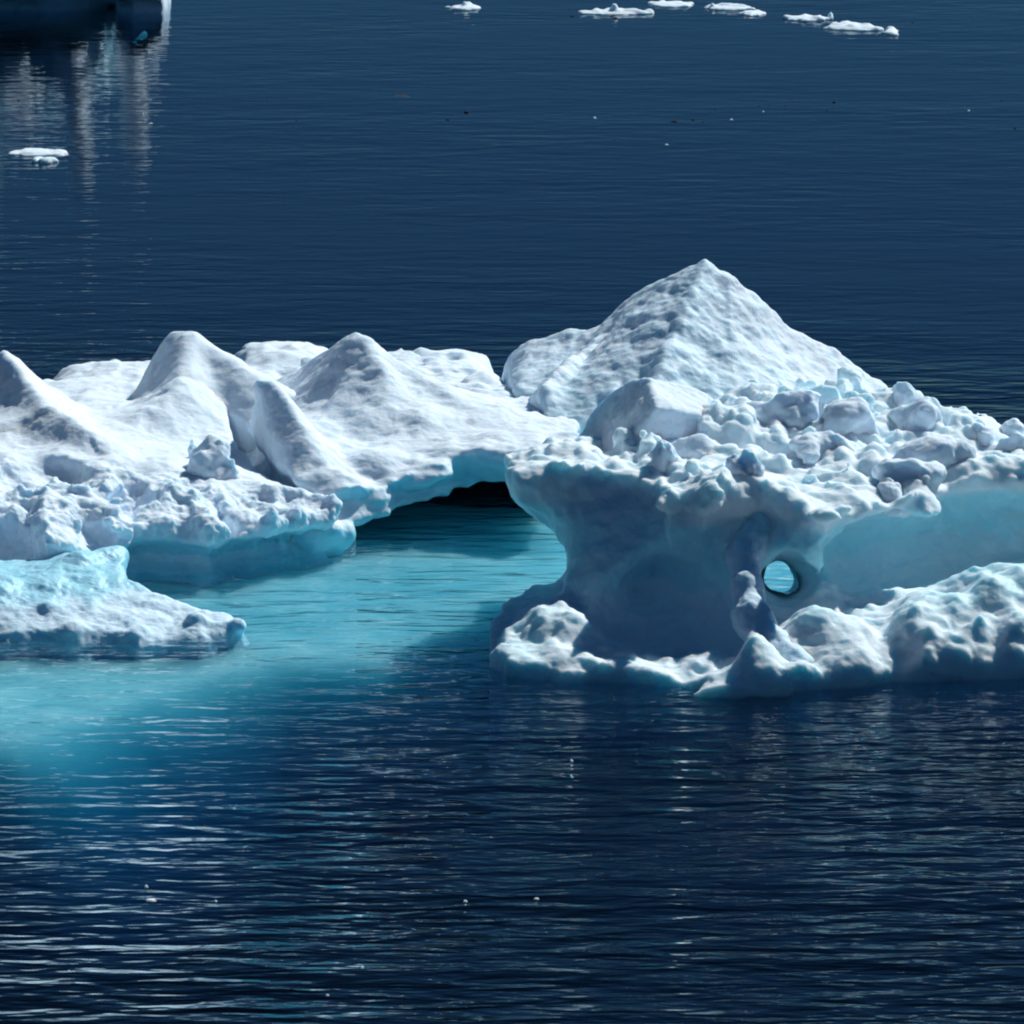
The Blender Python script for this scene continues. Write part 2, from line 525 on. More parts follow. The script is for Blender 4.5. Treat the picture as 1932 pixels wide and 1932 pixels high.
# ---- left lobe -------------------------------------------------------------
def left_lobe():
    x0, x1 = W(-200, 900)[0], W(690, 800)[0]
    F = Field(x0, x1, 77.6, 96.5, -1.3, 2.5, VOX)
    X, Y = F.X2, F.Y2
    deck = [P3(*q) for q in ((-120, 1080, .55), (0, 1066, .5), (100, 1052, .5), (170, 1038, .5), (280, 1010, .45), (400, 1015, .4), (520, 1000, .38), (610, 985, .36),
            (0, 985, .85), (110, 960, .8), (200, 945, .8), (300, 950, .62), (400, 960, .55), (480, 960, .5),
            (0, 870, 1.0), (110, 868, 1.03), (220, 870, .95), (300, 885, .85), (400, 900, .72), (500, 930, .6), (560, 950, .5), (620, 972, .42),
            (-100, 800, 1.0), (0, 815, 1.05), (60, 800, .95), (170, 825, .85), (250, 830, .8), (300, 800, .8), (400, 850, .68), (440, 800, .6), (330, 830, .7),
            (200, 760, .72), (130, 760, .62), (300, 730, .6), (420, 740, .55), (520, 720, .5), (560, 700, .45), (100, 730, .4))]
    top = idw(deck, X, Y)
    # soft swells of drifted snow
    top = top + .05 * fbm(X + 0 * Y, Y + 0 * X, 0 * X + 0 * Y, .8, 2, .5, 3.0)
    # low drift in front of the second hummock
    def cz(px, py, Yd): 
        x, z = WY(px, py, Yd); return x, Yd, z
    h1 = [(*cz(-60, 700, 90.2), .7, 1.0), (*cz(8, 664, 89.8), .65, 1.2), (*cz(50, 718, 88.6), .7, 1.1), (*cz(95, 770, 87.4), .9, 1.0), (*cz(160, 812, 86.4), .5, .7)]
    h2 = [(*cz(330, 632, 91.4), .55, .55), (*cz(365, 629, 91.2), .8, 1.0), (*cz(420, 672, 90.8), 1.1, 1.2), (*cz(480, 712, 90.2), 1.2, 1.2), (*cz(570, 755, 89.5), .9, 1.0)]
    t1 = crest_height(X, Y, h1, top, .1, 1.05, .22)
    t2 = crest_height(X, Y, h2, top, .3, 1.15, .2)
    # spur that runs from the second hummock towards the viewer
    h3 = [(*cz(352, 640, 91.0), .7, .7), (*cz(350, 690, 90.2), .7, .8), (*cz(335, 740, 89.3), .7, .8), (*cz(290, 768, 88.8), .8, .7)]
    t3 = crest_height(X, Y, h3, top, .3, 1.1, .2)
    h4 = [(*cz(440, 770, 88.2), .6, .5), (*cz(400, 775, 88.0), .6, .5), (*cz(360, 790, 87.6), .5, .4)]
    H = smax(smax(smax(top, t1, .18), t2, .25), t3, .25)
    # the crest that rims the rough front slope
    # regions of the hummocks
    r1 = poly_sd([W(-170, 640, 1.8), W(20, 640, 1.8), W(140, 800, .9), W(100, 840, .9), W(-170, 850, .9)], X, Y)
    r2 = poly_sd([W(225, 745, .9), W(290, 640, 1.6), W(365, 610, 1.9), W(480, 670, 1.3), W(620, 760, .8), W(480, 812, .7), W(400, 770, .9), W(300, 775, .9)], X, Y)
    t = np.minimum(sstep(-.4, .4, r1), sstep(-.4, .4, r2))
    outline = [P3(*q)[:2] for q in ((-120, 1070, .5), (0, 1072, .5), (60, 1066, .5), (110, 1056, .5), (165, 1040, .5), (215, 1030, .5), (285, 1018, .42), (400, 1030, .38), (460, 1024, .36), (520, 1014, .36), (600, 1002, .32), (650, 990, .3),
               (640, 972, .3), (560, 945, .45), (500, 905, .55), (455, 850, .6), (440, 800, .6), (470, 740, .4), (480, 715, .4), (430, 700, .3), (260, 722, .3), (100, 742, .3), (-130, 760, .3))]
    sdp = poly_sd(outline, X, Y)
    # parts of the same relief: body and two hummocks
    def build(hh):
        Z = F.Z
        d1 = (Z - hh[:, :, None]) * .75
        # undercut: the wall steps back under the lip, then a sunken shelf spreads out
        ins = .10 + .42 * sstep(.42, .18, F.z) - .25 * sstep(.10, -.15, F.z) - .5 * sstep(-.2, -.7, F.z)
        d2 = sdp[:, :, None] + ins[None, None, :]
        return smax(d1, d2, .10), d1
    f, _ = build(H - .035 + .07 * t)
    F.f = f.astype(np.float32)
    xm = W(300, 1000)[0]
    def nz(x, y, z):
        # craggy front slope, smooth snow behind
        yc = 85.2
        front = sstep(yc + .8, yc - .8, y)
        a = .035 + .08 * front
        return a * (billow(x * 1.2, y * .8, z * .6, 1.05, 3, .5, 4.0) * .9) - .07 * front * fbm(x, y, z * .6, 2.6, 4, .6)
    F.noise(nz, .45)
    # recesses in the rough front
    for px, py, z, rx, ry, rz in ((0, 1030, .55, .62, 1.0, .42), (140, 1068, .42, .6, .7, .16), (105, 890, .95, .42, .5, .2), (250, 955, .70, .38, .6, .22), (20, 905, .95, .3, .5, .15), (190, 1012, .55, .3, .5, .16), (340, 1005, .5, .22, .4, .16), (430, 985, .5, .2, .4, .15)):
        x, y = W(px, py, z)
        F.ell((x, y - .1, z), (rx, ry, rz), rot=.2, tilt=-.15, k=.22, sub=True)
    for px, py, z, r in ((320, 960, .55, .2), (300, 1000, .45, .2), (195, 985, .6, .2), (120, 970, .75, .2), (370, 990, .45, .2), (460, 990, .45, .2), (520, 975, .48, .16), (565, 985, .4, .15), (610, 985, .36, .12), (105, 1030, .5, .16), (275, 975, .62, .14)):
        x, y = W(px, py, z)
        F.ell((x, y, z), (r * 1.3, r * 1.4, r * 1.0), rot=(px % 7) * .3 - 1, tilt=(px % 5) * .2 - .4, k=.2)
    def wet(x, y, z, n):
        line = .44 + .08 * vnoise(x * 1.3, y * 1.3, z * 0) - .1 * sstep(-7.6, -3, x)
        return sstep(line + .05, line - .12, z) * sstep(0.55, .1, n[:, 2] * 1.0) * .9 + .25 * sstep(.3, -.3, n[:, 2])  # bare ice near the waterline, plus undersides tinted for light bounced off the pool
    lobe = part(drop_small(F.mesh('snow_field')), 'snow_field', M_snow, amp=.014, freq=5, wet=wet,
                rough=lambda x, y, z, n: .022 * sstep(86.0, 84.6, y) * fbm(x, y, z, 8, 3, .6))
    for r, nm, sd_, lab in ((r1, 'hummock', 1.0, 'sharp snow hummock cut by the frame edge'), (r2, 'hummock', 2.0, 'broad snow hummock with a shaded flank')):
        bx = np.nonzero((r < .5).any(1))[0]; by = np.nonzero((r < .5).any(0))[0]
        G = Field(F.x[bx[0]], F.x[bx[-1]], F.y[by[0]], F.y[by[-1]], .1, 2.5, VOX)
        i0, j0 = bx[0], by[0]
        Hs = H[i0:i0 + len(G.x), j0:j0 + len(G.y)]; ts = sstep(-.4, .4, r[i0:i0 + len(G.x), j0:j0 + len(G.y)]); rs = r[i0:i0 + len(G.x), j0:j0 + len(G.y)]
        G.x = G.x[:Hs.shape[0]]; G.y = G.y[:Hs.shape[1]]
        hh = Hs + .035 - .07 * ts
        d = smax((G.z[None, None, :] - hh[:, :, None]) * .75, rs[:, :, None] - .15, .1)
        G.f = smax(d, .35 - G.z[None, None, :] + 0 * d, .1).astype(np.float32)
        G.noise(nz, .4)
        o = part(drop_small(G.mesh('hummock')), nm, M_snow, parent=lobe, amp=.012, freq=4, seed=0.0)
        o.location = (0, 0, 0)
        o['label'] = lab
    return lobe

def fix_child(o):
    return o

def foot_ledge():
    x0, x1 = W(-190, 1200)[0], W(480, 1200)[0]
    F = Field(x0, x1, 77.4, 83.5, -.9, .95, VOX * .85)
    X, Y = F.X2, F.Y2
    ctrl = [P3(*q) for q in ((-100, 1204, .02), (0, 1202, .02), (100, 1202, .02), (200, 1200, .02), (300, 1200, .02), (400, 1194, .02), (448, 1180, .04), (0, 1188, .12), (100, 1188, .12), (200, 1186, .11), (300, 1184, .10), (390, 1180, .10),
            (0, 1160, .24), (100, 1162, .22), (200, 1165, .19), (300, 1165, .17), (380, 1170, .14), (430, 1172, .12),
            (0, 1125, .42), (100, 1125, .40), (180, 1125, .36), (250, 1142, .22), (225, 1120, .26),
            (0, 1090, .6), (100, 1085, .55), (170, 1080, .5), (220, 1085, .45), (215, 1060, .5), (150, 1050, .6))]
    top = idw(ctrl, X, Y, 3.0, .15)
    outline = [P3(*q)[:2] for q in ((-110, 1190, 0), (0, 1208, 0), (80, 1206, 0), (140, 1210, 0), (200, 1204, 0), (262, 1213, 0), (330, 1204, 0), (390, 1203, 0), (450, 1190, 0), (455, 1182, 0), (440, 1170, 0), (360, 1158, 0), (300, 1150, 0), (245, 1140, 0), (238, 1110, 0), (232, 1085, .1), (220, 1062, .3), (215, 1045, .4), (-120, 1060, .4))]
    sdp = poly_sd(outline, X, Y)
    Z = F.Z
    d1 = (Z - top[:, :, None]) * .8
    ins = .04 - .1 * sstep(.1, -.1, F.z) - .3 * sstep(-.1, -.6, F.z)
    F.f = smax(d1, sdp[:, :, None] + ins[None, None, :], .1).astype(np.float32)
    F.noise(lambda x, y, z: -.035 * billow(x, y * .8, z, 1.6, 3, .5, 1.0) - .02 * fbm(x, y, z, 4, 3), .35)
    for px, py, z, r in ((450, 1180, .08, .1), (265, 1195, .06, .12), (140, 1190, .08, .14), (370, 1170, .15, .12), (90, 1150, .25, .12)):
        x, y = W(px, py, z); F.ell((x, y, z), (r * 1.2, r * 1.2, r), k=.08)
    F.cap(P3(150, 1066, .46), P3(225, 1048, .46), .14, .10, k=.25)
    return part(drop_small(F.mesh('foot_ledge')), 'foot_ledge', M_foot, amp=.012, freq=8,
                wet=lambda x, y, z, n: .2 + .55 * sstep(.22, .42, z) + .3 * sstep(.6, .0, n[:, 2]))

# ---- middle lobe -----------------------------------------------------------
def cz(px, py, Yd):
    x, z = WY(px, py, Yd); return x, Yd, z
def middle_lobe():
    x0, x1 = W(400, 850)[0], W(1130, 850)[0]
    F = Field(x0, x1, 82.8, 96.0, -1.2, 2.6, VOX)
    X, Y = F.X2, F.Y2
    deck = [P3(*q) for q in ((560, 960, .45), (600, 960, .42), (650, 950, .45), (700, 935, .5), (760, 915, .6), (820, 890, .75), (650, 900, .6), (700, 870, .75), (640, 850, .8), (750, 850, .85), (850, 838, .95), (930, 850, .95), (1000, 850, .95),
            (600, 800, .95), (700, 790, 1.05), (800, 790, 1.1), (900, 790, 1.0), (950, 800, .95), (1040, 825, .95), (1100, 830, .95), (1000, 790, .85), (900, 750, .7), (850, 720, .6), (600, 720, .6), (540, 740, .6), (950, 730, .6))]
    top = idw(deck, X, Y, 3.0, .2) + .04 * fbm(X + 0 * Y, Y + 0 * X, 0 * X + 0 * Y, 1.2, 2)
    hA = [(*cz(462, 735, 88.2), .55, .5), (*cz(482, 714, 87.9), .6, .5), (*cz(515, 722, 87.6), .6, .55), (*cz(548, 765, 87.0), .75, .6), (*cz(580, 820, 86.3), .85, .65), (*cz(615, 875, 85.7), .85, .7), (*cz(655, 915, 85.2), .55, .5)]
    hB = [(*cz(560, 705, 92.0), 1.0, .8), (*cz(600, 672, 91.0), .8, 1.0), (*cz(672, 624, 90.2), 1.3, 1.2), (*cz(700, 648, 90.1), 1.9, 1.2), (*cz(760, 690, 89.9), 1.8, 1.2), (*cz(830, 722, 89.5), 1.6, 1.2), (*cz(890, 768, 88.8), 1.2, .9), (*cz(930, 815, 88.0), .8, .6)]
    tA = crest_height(X, Y, hA, top, .14, .95, .15)
    tB = crest_height(X, Y, hB, top, .12, 1.1, .25)
    spB = [(*cz(690, 640, 90.1), .8, .9), (*cz(722, 700, 89.3), .8, .9), (*cz(735, 760, 88.5), .7, .9)]
    tB = smax(tB, crest_height(X, Y, spB, top, .15, 1.0, .1), .2)
    H = smax(smax(top, tA, .15), tB, .25)
    outline = [P3(*q)[:2] for q in ((545, 955, .4), (600, 975, .35), (640, 975, .35), (700, 968, .35), (760, 950, .4), (800, 925, .5), (850, 888, .8), (870, 858, .95), (960, 872, .9), (1060, 880, .9), (1110, 860, .9), (1110, 800, .9), (960, 735, .6), (900, 715, .5), (760, 690, .5), (560, 700, .5), (440, 740, .5), (440, 830, .5), (490, 900, .5))]
    sdp = poly_sd(outline, X, Y)
    # the middle lobe overhangs the pool: the underside rises from the waterline as an arch
    arch = [(W(560, 960, .2)[0], -.9), (W(640, 960, .2)[0], -.5), (W(655, 960, .2)[0], .10), (W(700, 960, .2)[0], .20), (W(800, 950, .2)[0], .30), (W(880, 940, .2)[0], .38), (W(945, 930, .2)[0], .44), (W(1130, 930, .2)[0], .46)]
    ub = np.interp(F.x, [a for a, _ in arch], [b for _, b in arch]).astype(np.float32)[:, None] + 0 * Y
    deep = sstep(91.5, 93.5, Y)           # lands in the water again at the back
    ub = ub - 2.5 * deep
    Z = F.Z
    d1 = (Z - H[:, :, None]) * .75
    dface = sdp[:, :, None] + (.12 + .22 * sstep(.9, .35, F.z) - .28 * sstep(.55, .2, F.z))[None, None, :]
    f = smax(d1, dface, .1)
    f = smax(f, (ub[:, :, None] - Z), .12)
    F.f = f.astype(np.float32)
    def nz(x, y, z):
        low = sstep(1.15, .7, z)
        return (.03 + .01 * low) * billow(x, y, z, 1.1, 3, .5, 8.0) - .04 * low * fbm(x, y, z, 4, 2)
    F.noise(nz, .4)
    # crumbling shelf of clear ice in front of the arch
    x, y = W(700, 905, .55)
    F.ell(P3(705, 880, .72), (.42, .5, .26), k=.15)
    F.ell(P3(755, 905, .6), (.35, .3, .16), k=.12)
    F.ell(P3(820, 893, .70), (.28, .3, .11), k=.08)
    F.ell(P3(790, 905, .62), (.28, .3, .13), k=.08)
    F.ell(P3(690, 940, .45), (.38, .3, .14), rot=.3, k=.1)
    F.cap(P3(590, 1020, .05), P3(650, 1005, .1), .22, .14, k=.12)
    F.cap(P3(520, 1040, -.1), P3(640, 1015, .0), .25, .2, k=.15)
    F.ell(P3(600, 1000, .2), (.35, .3, .2), k=.15)
    # hollow under the big hummock
    F.ell(cz(600, 905, 85.6), (.01, .01, .01))
    def wet(x, y, z, n):
        facing = sstep(.45, .05, n[:, 2])
        xb = sstep(W(610, 900, .5)[0], W(680, 900, .5)[0], x)
        a = facing * sstep(1.05, .85, z) * (.35 + .75 * xb)  # turquoise of bare ice, with the pool's bounce light painted on overhanging faces
        return a + .3 * sstep(.4, .1, z)
    r1 = poly_sd([W(425, 800, 1.1), W(440, 715, 1.8), W(480, 690, 2), W(540, 700, 1.6), W(640, 830, 1.1), W(690, 930, .6), W(640, 960, .4), W(560, 965, .35), W(470, 860, .8)], X, Y)
    lobe = part(drop_small(F.mesh('arched_ice')), 'arched_ice', M_snow, amp=.013, freq=6, wet=wet)
    return lobe

# ---- tall peak -------------------------------------------------------------
def tall_peak():
    x0, x1 = W(880, 800)[0], W(1780, 700)[0]
    F = Field(x0, x1, 85.5, 97.0, -1.0, 3.1, VOX)
    X, Y = F.X2, F.Y2
    base = .5 - .7 * sstep(92.6, 94.2, Y) + 0 * X
    cr = [(*cz(922, 680, 93.5), 1.0, .8), (*cz(935, 668, 93.6), 1.2, 1.0), (*cz(1000, 634, 93.4), 2.6, 1.2), (*cz(1060, 618, 93.2), 3.4, 1.4), (*cz(1140, 603, 93.0), 4.0, 1.5), (*cz(1200, 562, 92.8), 4.3, 1.7), (*cz(1260, 526, 92.5), 4.4, 1.9), (*cz(1327, 495, 92.1), 4.4, 2.0), (*cz(1375, 521, 92.0), 4.2, 2.0),
          (*cz(1430, 562, 92.0), 4.0, 1.9), (*cz(1480, 607, 92.0), 3.8, 1.8), (*cz(1540, 642, 92.0), 3.4, 1.6), (*cz(1600, 676, 92.0), 3.0, 1.4), (*cz(1650, 706, 92.0), 2.0, 1.0), (*cz(1690, 750, 92.0), .8, .5)]
    t = crest_height(X, Y, cr, base, .08, .85, .1)
    # a spur splits the face: left facet turned from the sun, right facet facing the viewer
    sp = [(*cz(1150, 612, 92.6), .8, .9), (*cz(1090, 665, 91.2), .7, .9), (*cz(1030, 725, 89.8), .6, .9), (*cz(990, 780, 88.8), .5, .7)]
    t = smax(t, crest_height(X, Y, sp, base, .1, 1.0, .1), .25)
    sp2 = [(*cz(1330, 503, 92.0), .7, .9), (*cz(1300, 580, 91.0), .8, 1.0), (*cz(1270, 640, 90.2), .8, 1.0), (*cz(1230, 720, 89.0), .8, 1.0)]
    t = smax(t, crest_height(X, Y, sp2, base, .2, 1.0, .1), .3)
    outline = [P3(*q)[:2] for q in ((915, 700, .5), (950, 740, .6), (1000, 790, .7), (1060, 850, .6), (1300, 880, .6), (1690, 840, .6), (1730, 790, .5), (1720, 735, .2), (915, 705, .1))]
    sdp = poly_sd(outline, X, Y)
    F.f = smax((F.Z - t[:, :, None]) * .7, sdp[:, :, None] * .8 + 0 * F.Z, .15).astype(np.float32)
    F.noise(lambda x, y, z: (-.09 * fbm(x, y * .6 + z * .3, z * .5, .9, 5, .55, 2.0)) * sstep(2.95, 2.4, z), .5)
    def wet(x, y, z, n):
        c = sstep(-3.4 + 3.8, 3.2, x) * 0
        mid = np.exp(-((x - 2.6) / 2.2) ** 2)
        return .05 + .35 * mid + .25 * sstep(1.8, .8, z)
    return part(drop_small(F.mesh('tall_peak')), 'tall_peak', M_peak, amp=.03, freq=3.2, wet=wet)

# ---- right lobe: rubble-strewn deck on an undercut stem ---------------------
def right_lobe():
    x0, x1 = W(925, 900)[0], W(2190, 900)[0]
    F = Field(x0, x1, 75.6, 87.5, -1.2, 3.0, VOX)
    X, Y = F.X2, F.Y2
    deck = [P3(*q) for q in ((960, 870, 2.1), (1020, 862, 2.15), (1100, 855, 2.2), (1180, 850, 2.3), (1240, 840, 2.45), (1260, 900, 2.25), (1330, 920, 2.2), (1430, 893, 2.35), (1470, 925, 2.15), (1550, 980, 1.95), (1600, 965, 1.95), (1700, 945, 1.9), (1800, 925, 1.9), (1932, 900, 1.95), (2050, 890, 1.95),
            (1100, 840, 1.95), (1150, 820, 1.9), (1200, 800, 1.9), (1300, 860, 2.2), (1350, 800, 2.35), (1420, 740, 2.55), (1470, 725, 2.6), (1500, 760, 2.4), (1560, 760, 2.35), (1640, 760, 2.35), (1700, 745, 2.35), (1740, 790, 2.2), (1500, 850, 2.15), (1560, 830, 2.2), (1600, 900, 2.05), (1700, 880, 2.0), (1700, 830, 2.1), (1800, 850, 2.05), (1830, 810, 2.15), (1900, 820, 2.05), (1960, 830, 2.0), (1900, 870, 1.95), (1300, 780, 2.1), (1200, 770, 2.0), (1400, 920, 2.2))]
    top = idw(deck, X, Y, 3.2, .15)
    Zl = 2.05
    lip = [P3(*q)[:2] for q in ((950, 905, 1.9), (975, 930, 1.85), (1060, 930, 1.85), (1150, 935, 1.9), (1235, 925, 2.0), (1265, 950, 2.0), (1330, 955, 2.0), (1400, 925, 2.1), (1440, 915, 2.15), (1500, 965, 1.95), (1565, 1000, 1.8), (1600, 985, 1.75), (1680, 970, 1.75), (1780, 948, 1.75), (1932, 925, 1.75), (2100, 905, 1.75),
           (2100, 800, 1.9), (1932, 805, 2.0), (1860, 790, 2.1), (1790, 785, 2.1), (1720, 740, 2.3), (1600, 730, 2.3), (1400, 720, 2.4), (1200, 745, 2.2), (1080, 800, 2.1), (970, 860, 2.05))]
    sdp = poly_sd(lip, X, Y)
    sdp = sdp + .07 * fbm(X + 0 * Y, Y + 0 * X, 0 * X + 0 * Y, 1.6, 4, .62, 31.0)
    # stem outline near the water, and the foot outline
    stem = [P3(*q)[:2] for q in ((1062, 1150, .4), (1110, 1165, .4), (1250, 1168, .4), (1390, 1160, .4), (1480, 1160, .5), (1600, 1150, .5), (1750, 1150, .5), (1932, 1140, .5), (2100, 1130, .5),
            (2100, 950, .4), (1700, 960, .4), (1600, 1040, .4), (1500, 1080, .4), (1400, 1080, .4), (1200, 1040, .4), (1110, 1050, .4), (1070, 1105, .4))]
    ssd = poly_sd(stem, X, Y)
    Z = F.Z
    d1 = (Z - top[:, :, None]) * .75
    # cap: the lip outline shrinking downwards towards the stem
    w_ = sstep(1.95, .75, F.z)[None, None, :]
    side = (sdp + .04)[:, :, None] * (1 - w_) + ssd[:, :, None] * w_
    cap = smax(d1, side * .9, .12)
    F.f = cap.astype(np.float32)
    del cap, side, d1
    # foot around the stem
    foot = [P3(*q)[:2] for q in ((900, 1240, 0), (960, 1275, 0), (1080, 1290, 0), (1200, 1290, 0), (1320, 1300, 0), (1480, 1310, 0), (1640, 1290, 0), (1760, 1285, 0), (1932, 1278, 0), (2100, 1270, 0), (2100, 1100, 0), (1500, 1100, 0), (1120, 1120, 0), (1040, 1150, 0), (960, 1170, 0), (915, 1215, 0))]
    fsd = poly_sd(foot, X, Y)
    ft = [P3(*q) for q in ((920, 1220, .15), (970, 1185, .42), (1030, 1150, .62), (1065, 1150, .65), (1000, 1240, .25), (1080, 1265, .15), (1060, 1210, .4), (1140, 1240, .22), (1150, 1200, .4), (1250, 1260, .10), (1250, 1210, .3), (1320, 1225, .3), (1350, 1260, .18), (1330, 1180, .45), (1420, 1270, .25),
          (1480, 1180, .6), (1550, 1165, .6), (1620, 1200, .45), (1560, 1250, .3), (1640, 1280, .06), (1700, 1230, .4), (1730, 1130, .95), (1760, 1170, .75), (1800, 1110, 1.0), (1870, 1080, 1.15), (1932, 1060, 1.2), (2030, 1060, 1.2),
          (1700, 1280, .04), (1780, 1278, .04), (1860, 1275, .04), (1940, 1272, .04), (2030, 1270, .04), (1780, 1250, .2), (1860, 1248, .22), (1940, 1245, .22), (2030, 1245, .22), (1780, 1215, .45), (1860, 1210, .5), (1940, 1205, .5), (2030, 1205, .5), (1850, 1160, .8), (1932, 1150, .85))]
    fh = idw(ft, X, Y, 3.4, .12)
    g = smax((Z - fh[:, :, None]) * .8, fsd[:, :, None] + (-.35 * sstep(0, -.8, F.z))[None, None, :], .12)
    F.f = smin(F.f, g.astype(np.float32), .3)
    del g
    def nz(x, y, z):
        up = sstep(1.7, 2.1, z)
        lo = sstep(1.2, .5, z)
        left = sstep(2.0, 1.0, x)
        rt = sstep(3.0, 4.5, x)
        crust = fbm(x, y, z, 5.5, 3, .65, 2.0)
        return -(.19 * up + .05 * lo * rt + .03 * lo) * billow(x, y * .9, z * .8, 1.05, 3, .55, 5.0) - (.025 + .03 * up) * fbm(x, y, z, 2.4, 3, .55) - (.045 * up + .02 * lo) * crust - .06 * rt * sstep(1.5, 1.0, z) * (np.abs(vnoise(x * 2.2 + y, y * .7, z * .6)) - .3) + .02
    F.noise(nz, .45)
    # shallow bowl to the left of the pillar and the window through to the pool on its right
    F.ell(cz(1275, 1140, 77.95), (.85, .75, .60), k=.6, sub=True)
    F.ell(cz(1222, 1120, 78.8), (.34, .60, .28), k=.45, sub=True)
    F.ell(cz(1250, 1092, 78.9), (.22, .50, .24), rot=.3, tilt=.4, k=.4, sub=True)
    F.ell(cz(1485, 1100, 78.3), (.50, .9, .38), k=.22, sub=True)
    a = cz(1468, 1092, 78.0); b = cz(1462, 1082, 84.5)
    F.cap(a, b, .25, .28, k=.12, sub=True)
    a = cz(1488, 1104, 78.0); b = cz(1480, 1092, 84.5)
    F.cap(a, b, .16, .18, k=.12, sub=True)
    F.ell(cz(1520, 1150, 77.8), (.45, .8, .32), k=.15, sub=True)
    # long hollow on the right between cap and foot
    F.ell(cz(1690, 1060, 78.6), (1.0, .9, .46), rot=-.15, tilt=-.15, k=.4, sub=True)
    F.cap(cz(1620, 1055, 79.4), cz(1850, 1010, 79.9), .40, .55, k=.45, sub=True, sy=1.35)
    F.cap(cz(1850, 1010, 79.9), cz(2080, 975, 80.1), .55, .60, k=.3, sub=True, sy=1.35)
    # melted skirt along the waterline
    for c, r, tl in ((cz(1580, 1235, 77.1), (.50, .8, .46), .35), (cz(1605, 1262, 76.8), (.46, .7, .34), .2), (cz(1530, 1195, 77.3), (.42, .5, .34), .3), (cz(1545, 1282, 76.5), (.35, .5, .24), 0),
                     (cz(1432, 1262, 76.2), (.30, .5, .34), .2), (cz(1462, 1295, 75.9), (.25, .4, .16), 0), (cz(1425, 1228, 76.4), (.13, .3, .24), 0),
                     (cz(1380, 1300, 75.9), (.25, .4, .13), 0), (cz(1335, 1306, 75.8), (.26, .4, .1), 0),
                     (cz(1765, 1210, 77.7), (.30, .95, .5), 0), (cz(1742, 1165, 78.0), (.26, .6, .42), 0), (cz(1835, 1225, 77.7), (.36, 1.0, .45), 0), (cz(1910, 1215, 77.8), (.36, 1.0, .5), 0), (cz(1990, 1215, 77.8), (.4, 1.0, .5), 0)):
        F.ell(c, r, 0, tl, k=.2)
    # heavy brow above the bowl, with the two shaded points of the overhang
    F.ell(cz(1150, 985, 79.9), (.85, .7, .45), k=.3)
    F.cap(cz(1380, 975, 79.7), cz(1520, 995, 79.4), .34, .16, k=.3)
    F.cap(cz(1015, 915, 80.2), cz(1120, 925, 80.0), .32, .38, k=.3)
    F.cap(cz(1420, 945, 79.4), cz(1405, 1040, 78.6), .30, .22, k=.35)
    F.noise(lambda x, y, z: sstep(1.9, 1.6, z) * (.07 * fbm(x, y, z, 1.7, 4, .55, 40.0) + .03 * (np.abs(vnoise(x * 3.5, y * 2, z * 1.2)) - .3) * sstep(.9, .5, z)), .4)
    def wet(x, y, z, n):
        left_shade = sstep(.7, .3, x) * sstep(1.3, .9, z)  # left end of the foot tinted blue for the brow's cast shadow
        return sstep(1.85, 1.55, z) * (.5 + .5 * sstep(.5, 0, n[:, 2])) * (1 - .62 * sstep(1.0, .55, z)) + .15 * left_shade  # bare ice, bluer on undersides where the brow's shade is painted in
    return part(drop_small(F.mesh('undercut_ledge')), 'undercut_ledge', M_ledge, amp=.014, freq=6, wet=wet)

def pillar(parent):
    F = Field(W(1280, 1200)[0], W(1700, 1200)[0], 74.6, 80.6, -.5, 2.4, VOX * .8)
    F.cap(cz(1425, 975, 79.3), cz(1404, 1055, 78.4), .46, .21, k=.2)
    F.cap(cz(1404, 1055, 78.4), cz(1408, 1110, 77.8), .21, .18, k=.15)
    F.cap(cz(1408, 1110, 77.8), cz(1418, 1165, 77.4), .18, .25, k=.18)
    F.cap(cz(1418, 1165, 77.4), cz(1450, 1222, 76.8), .25, .25, k=.18)
    F.cap(cz(1450, 1222, 76.8), cz(1505, 1268, 76.4), .25, .30, k=.18)
    F.noise(lambda x, y, z: -.035 * billow(x, y, z * .8, 1.8, 3, .5, 6.0) - .03 * fbm(x, y, z, 3.5, 4, .6), .3)
    me = drop_small(F.mesh('ice_pillar'))
    return part(me, 'ice_pillar', M_foot, amp=.01, freq=8, wet=lambda x, y, z, n: .7 * sstep(1.2, 1.6, z))

def foot_lump(name, ells, seed, lab=None, amp=.03):
    xs = [e[0][0] for e in ells]; ys = [e[0][1] for e in ells]; zs = [e[0][2] for e in ells]; m = max(max(e[1]) for e in ells) + .2
    F = Field(min(xs) - m, max(xs) + m, min(ys) - m, max(ys) + m, -.5, max(zs) + m, VOX * .8)
    for c, r, rot, tilt in ells: F.ell(c, r, rot, tilt, k=.22)
    F.noise(lambda x, y, z: -amp * billow(x * 1.4, y, z * .5, 1.9, 3, .5, seed) - .022 * fbm(x, y, z * .6, 4.5, 4, .6), .3)
    o = part(drop_small(F.mesh(name)), name, M_foot, amp=.01, freq=9, seed=seed, wet=lambda x, y, z, n: .1 + .25 * sstep(.2, .0, z))
    if lab: o['label'] = lab
    return o

